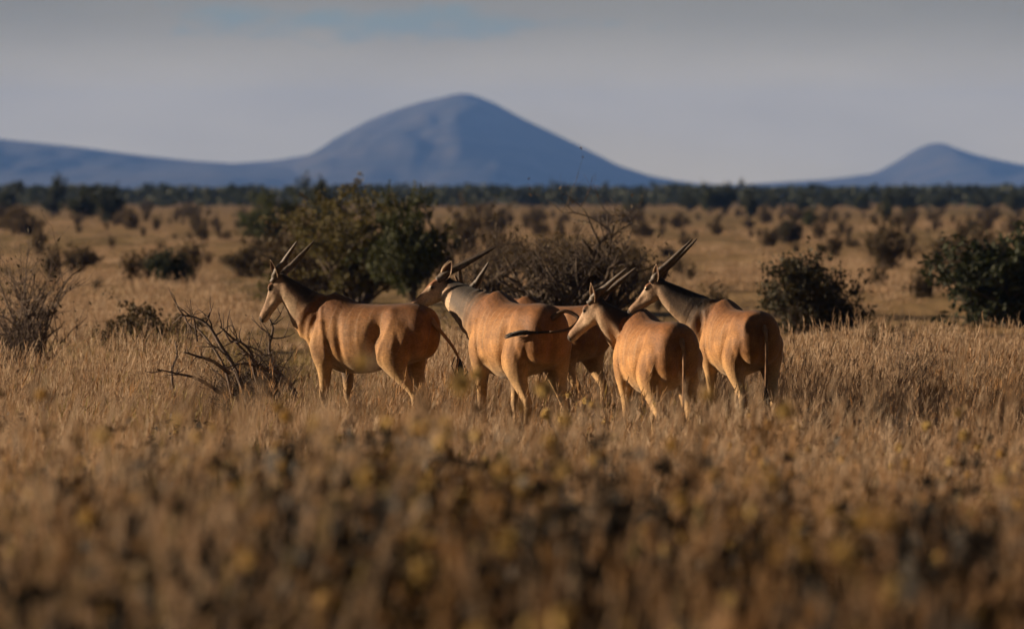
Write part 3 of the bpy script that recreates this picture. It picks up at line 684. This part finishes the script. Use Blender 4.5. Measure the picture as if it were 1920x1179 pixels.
dead_branch([(370, 640), (364, 600), (360, 585), (356, 563)], 42.4, 42.4, .010, 6, 'thin upright twig with a pale tip above the dead branches', 4, .10)
dead_branch([(540, 760), (520, 700), (505, 655), (512, 615), (500, 590)], 43.0, 43.2, .026, 7, 'upright forked dead branch under the chin of the darkest antelope', 14, .3)
dead_branch([(500, 760), (478, 700), (470, 660), (448, 640), (432, 640)], 42.7, 42.3, .026, 8, 'crooked dead branch in the thick of the pile', 14, .3)
dead_branch([(560, 745), (530, 705), (495, 690), (455, 682), (420, 690)], 42.3, 42.0, .024, 9, 'dead branch lying across the foot of the pile', 14, .28)
dead_branch([(330, 760), (322, 700), (332, 665), (328, 640)], 42.0, 42.3, .016, 10, 'thin dead stem standing at the outer end of the pile', 6, .15)
plant('dead_shrub', 'twigs', 505, 42.8, 1.15, .85, 'dense leafless shrub under the chin of the first antelope', 'shrub', rz=1.1)
plant('dead_shrub', 'twigs', 452, 43.2, .95, 1.2, 'leafless tangle behind the pile of dead branches', 'shrub', rz=4.0)

plant('weed', 'twigs', 1690, 31.5, .95, .75, 'dark leafless weed standing alone in the grass past the rearmost rump', 'weed', rz=.7)
plant('weed', 'twigs', 1715, 45, 1.0, .8, 'thin leafless weed by the low withered bush at the clearing edge', 'weed', rz=2.7)
plant('weed', 'twigs', 430, 33, .62, .8, 'low dark weed in the thin grass before the dead branches', 'weed', rz=5.0)
# ------------------------------------------------------------------ grass and herbs (uncountable): tufts scattered on points
def ribbon(V, F, p0, d, length, w, bend, rnd, segs=3):
    az = rnd.uniform(0, math.pi); side = np.array((math.cos(az), math.sin(az), 0)); k = len(V); p = np.array(p0, float); dd = np.array(d, float)
    for i in range(segs + 1):
        t = i / segs; ww = w * (1 - .75 * t)
        V.append(p - side * ww); V.append(p + side * ww)
        dd = unit(dd + bend * t * .5); p = p + dd * length / segs
    for i in range(segs): F.append((k + 2 * i, k + 2 * i + 1, k + 2 * i + 3, k + 2 * i + 2))
    return p, dd
def tuft(seed, n, rad, h, lean, w=.0032, head=.5, leafy=0.5, wind=(.18, .02)):
    rnd = random.Random(seed); V, F = [], []
    for _ in range(n):
        r = rad * math.sqrt(rnd.random()); a = rnd.uniform(0, 6.283); p0 = (r * math.cos(a), r * math.sin(a), -.03)
        out_ = np.array((math.cos(a), math.sin(a), 0)) * rnd.uniform(0, lean) + np.array((wind[0], wind[1], 0)) * rnd.uniform(0, 1)
        hh = h * rnd.uniform(.55, 1.1); d = unit(np.array((0, 0, 1.0)) + out_); bend = np.array((rnd.gauss(.15, .25), rnd.gauss(0, .25), -.25)) * rnd.uniform(0, .6)
        if rnd.random() < leafy: ribbon(V, F, p0, d, hh * .65, w * 1.6, bend * 2.0, rnd)
        else:
            p, dd = ribbon(V, F, p0, d, hh, w, bend, rnd, 4)
            if rnd.random() < head:
                for q in range(4):
                    dq = unit(dd + np.array([rnd.gauss(0, .22) for _ in range(3)])); ribbon(V, F, p - dd * hh * .04 * q, dq, hh * rnd.uniform(.08, .16), w * 1.5, bend, rnd, 2)
    me = bpy.data.meshes.new('tuft'); me.from_pydata([tuple(v) for v in V], [], F); return me
def herb(seed, n, h, leaf, heads=0, lm='herb', hr=.014):
    rnd = random.Random(seed); S_, L_, G_ = [], [], []; FS, FL, FG = [], [], []
    for _ in range(n):
        a = rnd.uniform(0, 6.283); d = unit((math.cos(a) * rnd.uniform(0, .6) + .1, math.sin(a) * rnd.uniform(0, .6), 1)); p = np.array((rnd.gauss(0, .05), rnd.gauss(0, .05), -.03)); hh = h * rnd.uniform(.5, 1.1); k = 7
        for i in range(k):
            q = p + d * hh / k; kk = len(S_); s = np.array((math.cos(a + 1.5), math.sin(a + 1.5), 0)) * .004
            S_ += [p - s, p + s, q + s, q - s]; FS.append((kk, kk + 1, kk + 2, kk + 3)); p = q; d = unit(d + np.array([rnd.gauss(0, .12), rnd.gauss(0, .12), .05]))
            if i >= 1:
                for _ in range(3):
                    c = p + np.array([rnd.gauss(0, .025) for _ in range(3)]); u = unit([rnd.gauss(0, 1), rnd.gauss(0, 1), rnd.gauss(.2, .7)]); v = unit(np.cross(u, [rnd.gauss(0, 1) for _ in range(3)])); s2 = leaf * rnd.uniform(.6, 1.3); kk = len(L_)
                    L_ += [c, c + u * s2 * .5 + v * s2 * .3, c + u * s2, c + u * s2 * .5 - v * s2 * .3]; FL.append((kk, kk + 1, kk + 2, kk + 3))
        if rnd.random() < heads:
            c = p; rr_ = hr * rnd.uniform(.7, 1.3)
            for _ in range(10):
                u = unit([rnd.gauss(0, 1) for _ in range(3)]); v = unit(np.cross(u, [rnd.gauss(0, 1) for _ in range(3)])); kk = len(G_); cc = c + u * rr_ * .6
                G_ += [cc - v * rr_, cc + np.cross(u, v) * rr_, cc + v * rr_, cc - np.cross(u, v) * rr_]; FG.append((kk, kk + 1, kk + 2, kk + 3))
    V = S_ + L_ + G_; a, b = len(S_), len(S_) + len(L_)
    F = FS + [tuple(i + a for i in f_) for f_ in FL] + [tuple(i + b for i in f_) for f_ in FG]
    me = bpy.data.meshes.new('herb'); me.from_pydata([tuple(v) for v in V], [], F)
    for m_ in ('bark', lm, 'gold'): me.materials.append(M[m_])
    me.polygons.foreach_set('material_index', [0] * len(FS) + [1] * len(FL) + [2] * len(FG)); return me

def scatter(name, meshes, pts, label, cat):
    """one object: points with a scale, a turn and a variant each; geometry nodes set a tuft on every point"""
    src = bpy.data.collections.new(name + ' tufts')
    for i, me in enumerate(meshes):
        o = bpy.data.objects.new(f'{name}_tuft', me); src.objects.link(o)
    me = bpy.data.meshes.new(name); me.from_pydata([p[:3] for p in pts], [], [])
    for nm, idx, typ in (('scl', 3, 'FLOAT'), ('turn', 4, 'FLOAT'), ('var', 5, 'INT')):
        a = me.attributes.new(nm, typ, 'POINT'); a.data.foreach_set('value', [p[idx] for p in pts])
    ob = bpy.data.objects.new(name, me); C.objects.link(ob); tag(ob, label, cat, kind='stuff')
    ng = bpy.data.node_groups.new(name, 'GeometryNodeTree')
    ng.interface.new_socket('Geometry', in_out='INPUT', socket_type='NodeSocketGeometry'); ng.interface.new_socket('Geometry', in_out='OUTPUT', socket_type='NodeSocketGeometry')
    gi, go = ng.nodes.new('NodeGroupInput'), ng.nodes.new('NodeGroupOutput')
    mp = ng.nodes.new('GeometryNodeMeshToPoints'); ci = ng.nodes.new('GeometryNodeCollectionInfo'); ci.inputs[0].default_value = src; ci.inputs['Separate Children'].default_value = True; ci.inputs['Reset Children'].default_value = True
    ip = ng.nodes.new('GeometryNodeInstanceOnPoints'); ip.inputs['Pick Instance'].default_value = True
    def att(nm, typ):
        n = ng.nodes.new('GeometryNodeInputNamedAttribute'); n.data_type = typ; n.inputs[0].default_value = nm; return n.outputs[0]
    cx = ng.nodes.new('ShaderNodeCombineXYZ'); ng.links.new(att('turn', 'FLOAT'), cx.inputs[2])
    ng.links.new(gi.outputs[0], mp.inputs[0]); ng.links.new(mp.outputs[0], ip.inputs['Points']); ng.links.new(ci.outputs[0], ip.inputs['Instance'])
    ng.links.new(att('var', 'INT'), ip.inputs['Instance Index']); ng.links.new(cx.outputs[0], ip.inputs['Rotation'])
    cs = ng.nodes.new('ShaderNodeCombineXYZ'); s_ = att('scl', 'FLOAT')
    for i in range(3): ng.links.new(s_, cs.inputs[i])
    ng.links.new(cs.outputs[0], ip.inputs['Scale'])
    ng.links.new(ip.outputs[0], go.inputs[0])
    md = ob.modifiers.new('tufts', 'NODES'); md.node_group = ng
    return ob
def half_w(y): return .135 * y + 2.0
def spread_pts(seed, y0, y1, dens, nvar, smin, smax, keep=None, turn=.9):
    """random points over the wedge of plain that the camera sees, and a margin round it"""
    rnd = random.Random(seed); P = []; y = y0; step = .5
    while y < y1:
        dy = step if y < 60 else 3.0
        n = dens(y) * 2 * half_w(y) * dy; n = int(n) + (rnd.random() < n % 1)
        for _ in range(n):
            yy_ = y + rnd.random() * dy; xx = rnd.uniform(-1, 1) * half_w(yy_)
            k = keep(xx, yy_) if keep else 1.0
            if rnd.random() > k: continue
            P.append((xx, yy_, ground_h(xx, yy_), rnd.uniform(smin, smax) * (.62 + .48 * k), rnd.uniform(-turn, turn), rnd.randrange(nvar)))
        y += dy
    return P
def patch(x, y, s, o): return mnoise.noise((x * s, y * s * .6, o))
tall = [tuft(100 + i, 46, .17, .56, .42, w=.0026, head=.45, leafy=.45) for i in range(8)]
for m_ in tall: m_.materials.append(M['straw'])
ol = [tuft(200 + i, 50, .18, .42, .5, w=.0036, leafy=.75) for i in range(4)]
for m_ in ol: m_.materials.append(M['olive'])
hb = [herb(300 + i, 8, .48, .05, .35, hr=.018) for i in range(3)] + [herb(320 + i, 26, .55, .06, .06, 'herb_shade', .02) for i in range(3)] + [herb(330 + i, 5, .72, .045, .6, hr=.026) for i in range(2)]
bs = [tuft(450 + i, 40, .16, .52, .5, w=.0035, head=.5, leafy=.5) for i in range(5)]
for m_ in bs: m_.materials.append(M['brown_straw'])
scrub = [herb(470 + i, 40, .7, .07, 0, 'leaf_brown') for i in range(4)]
low = [tuft(400 + i, 45, .28, .22, .9, w=.006, leafy=.8, head=.2) for i in range(4)]
for m_ in low: m_.materials.append(M['straw'])
def herd_low(y): return .64 if 34 < y < 42.5 else .82 if 30 < y <= 34 else 1.0
def grass_keep(x, y):
    near = 1 - sst((y - 20) / 12)
    return min(1, max(.03, .58 - .24 * near + (1.4 + .5 * near) * patch(x, y, .55, 2.0) + .5 * patch(x, y, .14, 5.0) + .9 * patch(x, y, 1.7, 9.0)))
P_ = spread_pts(1, 7.5, 52, lambda y: 20 if y > 28 else (11 if y > 21 else 4.5), 8, .65, 1.35, grass_keep)
P_ = [(p[0], p[1], p[2], p[3] * herd_low(p[1]), p[4], p[5]) for p in P_]
scatter('dry_grass', tall, P_, 'tall straw coloured dry grass with feathery heads around the herd', 'grass')
scatter('olive_grass', ol, spread_pts(2, 7.5, 60, lambda y: 4 if y < 19 else (7 if y < 34 else 6), 4, .6, 1.15, lambda x, y: min(1, max(.05, .34 - .05 * x + 1.6 * patch(x, y, .35, 11.0)))),
        'half green grass growing among the dry stems', 'grass')
scatter('brown_herbs', hb, spread_pts(3, 7.5, 34, lambda y: 6.0 if y < 20 else 1.6, 8, .7, 1.3, lambda x, y: min(1, max(.05, .55 + 1.3 * patch(x, y, .8, 21.0))), 3.1),
        'dark brown herbs with yellow seed heads in front of the herd', 'herbs')
scatter('brown_grass', bs, spread_pts(6, 7.5, 46, lambda y: 4 if y < 28 else 3, 5, .6, 1.3, lambda x, y: min(1, max(.05, .5 + 1.5 * patch(x, y, .7, 41.0)))),
        'brown dry stems standing in clumps through the near grass', 'grass')
yf = [herb(490 + i, 4, .62, .04, 1.0, 'herb', .022) for i in range(4)]
scatter('yellow_seed_heads', yf, spread_pts(8, 7.5, 25, lambda y: 1.3 if y < 18 else .5, 4, .7, 1.2, lambda x, y: min(1, max(.1, .5 + 1.6 * patch(x, y, .6, 61.0))), 3.1),
        'yellow button seed heads on thin stalks through the near grass', 'seed heads')
scatter('low_scrub', scrub, spread_pts(7, 58, 430, lambda y: .06 if y < 140 else .035, 4, .45, 1.9, lambda x, y: min(1, max(.02, .35 + 1.8 * mnoise.noise((x * .09, y * .02, 51.0)))), 3.1),
        'low brown scrub scattered thickly over the plain', 'scrub')
scatter('plain_tussocks', low, spread_pts(4, 50, 330, lambda y: 3.6 if y < 90 else (1.3 if y < 150 else .35), 4, .7, 1.7, lambda x, y: min(1, max(.05, .45 + 1.6 * mnoise.noise((x * .16, y * .03, 31.0))))),
        'low dry tussocks over the open plain behind the herd', 'grass')

# ------------------------------------------------------------------ the air between here and the mountains
bm = bmesh.new(); bmesh.ops.create_cube(bm, size=1)
bmesh.ops.scale(bm, vec=(30000, 11700, 290), verts=bm.verts); bmesh.ops.translate(bm, vec=(0, 5750, 290 / 2 - 6), verts=bm.verts)
me = bpy.data.meshes.new('haze'); bm.to_mesh(me); bm.free()
hz = bpy.data.objects.new('haze', me); C.objects.link(hz); tag(hz, 'thin blue evening haze over the plain', 'haze', kind='stuff')
m = bpy.data.materials.new('haze'); m.use_nodes = True; t = m.node_tree; t.nodes.clear()
pv = N(t, 'ShaderNodeVolumePrincipled'); pv.inputs['Color'].default_value = (.17, .38, 1.0, 1); pv.inputs['Density'].default_value = 9.2e-5; pv.inputs['Anisotropy'].default_value = 0.0
mo = N(t, 'ShaderNodeOutputMaterial'); link(t, pv.outputs[0], mo.inputs['Volume']); me.materials.append(m)
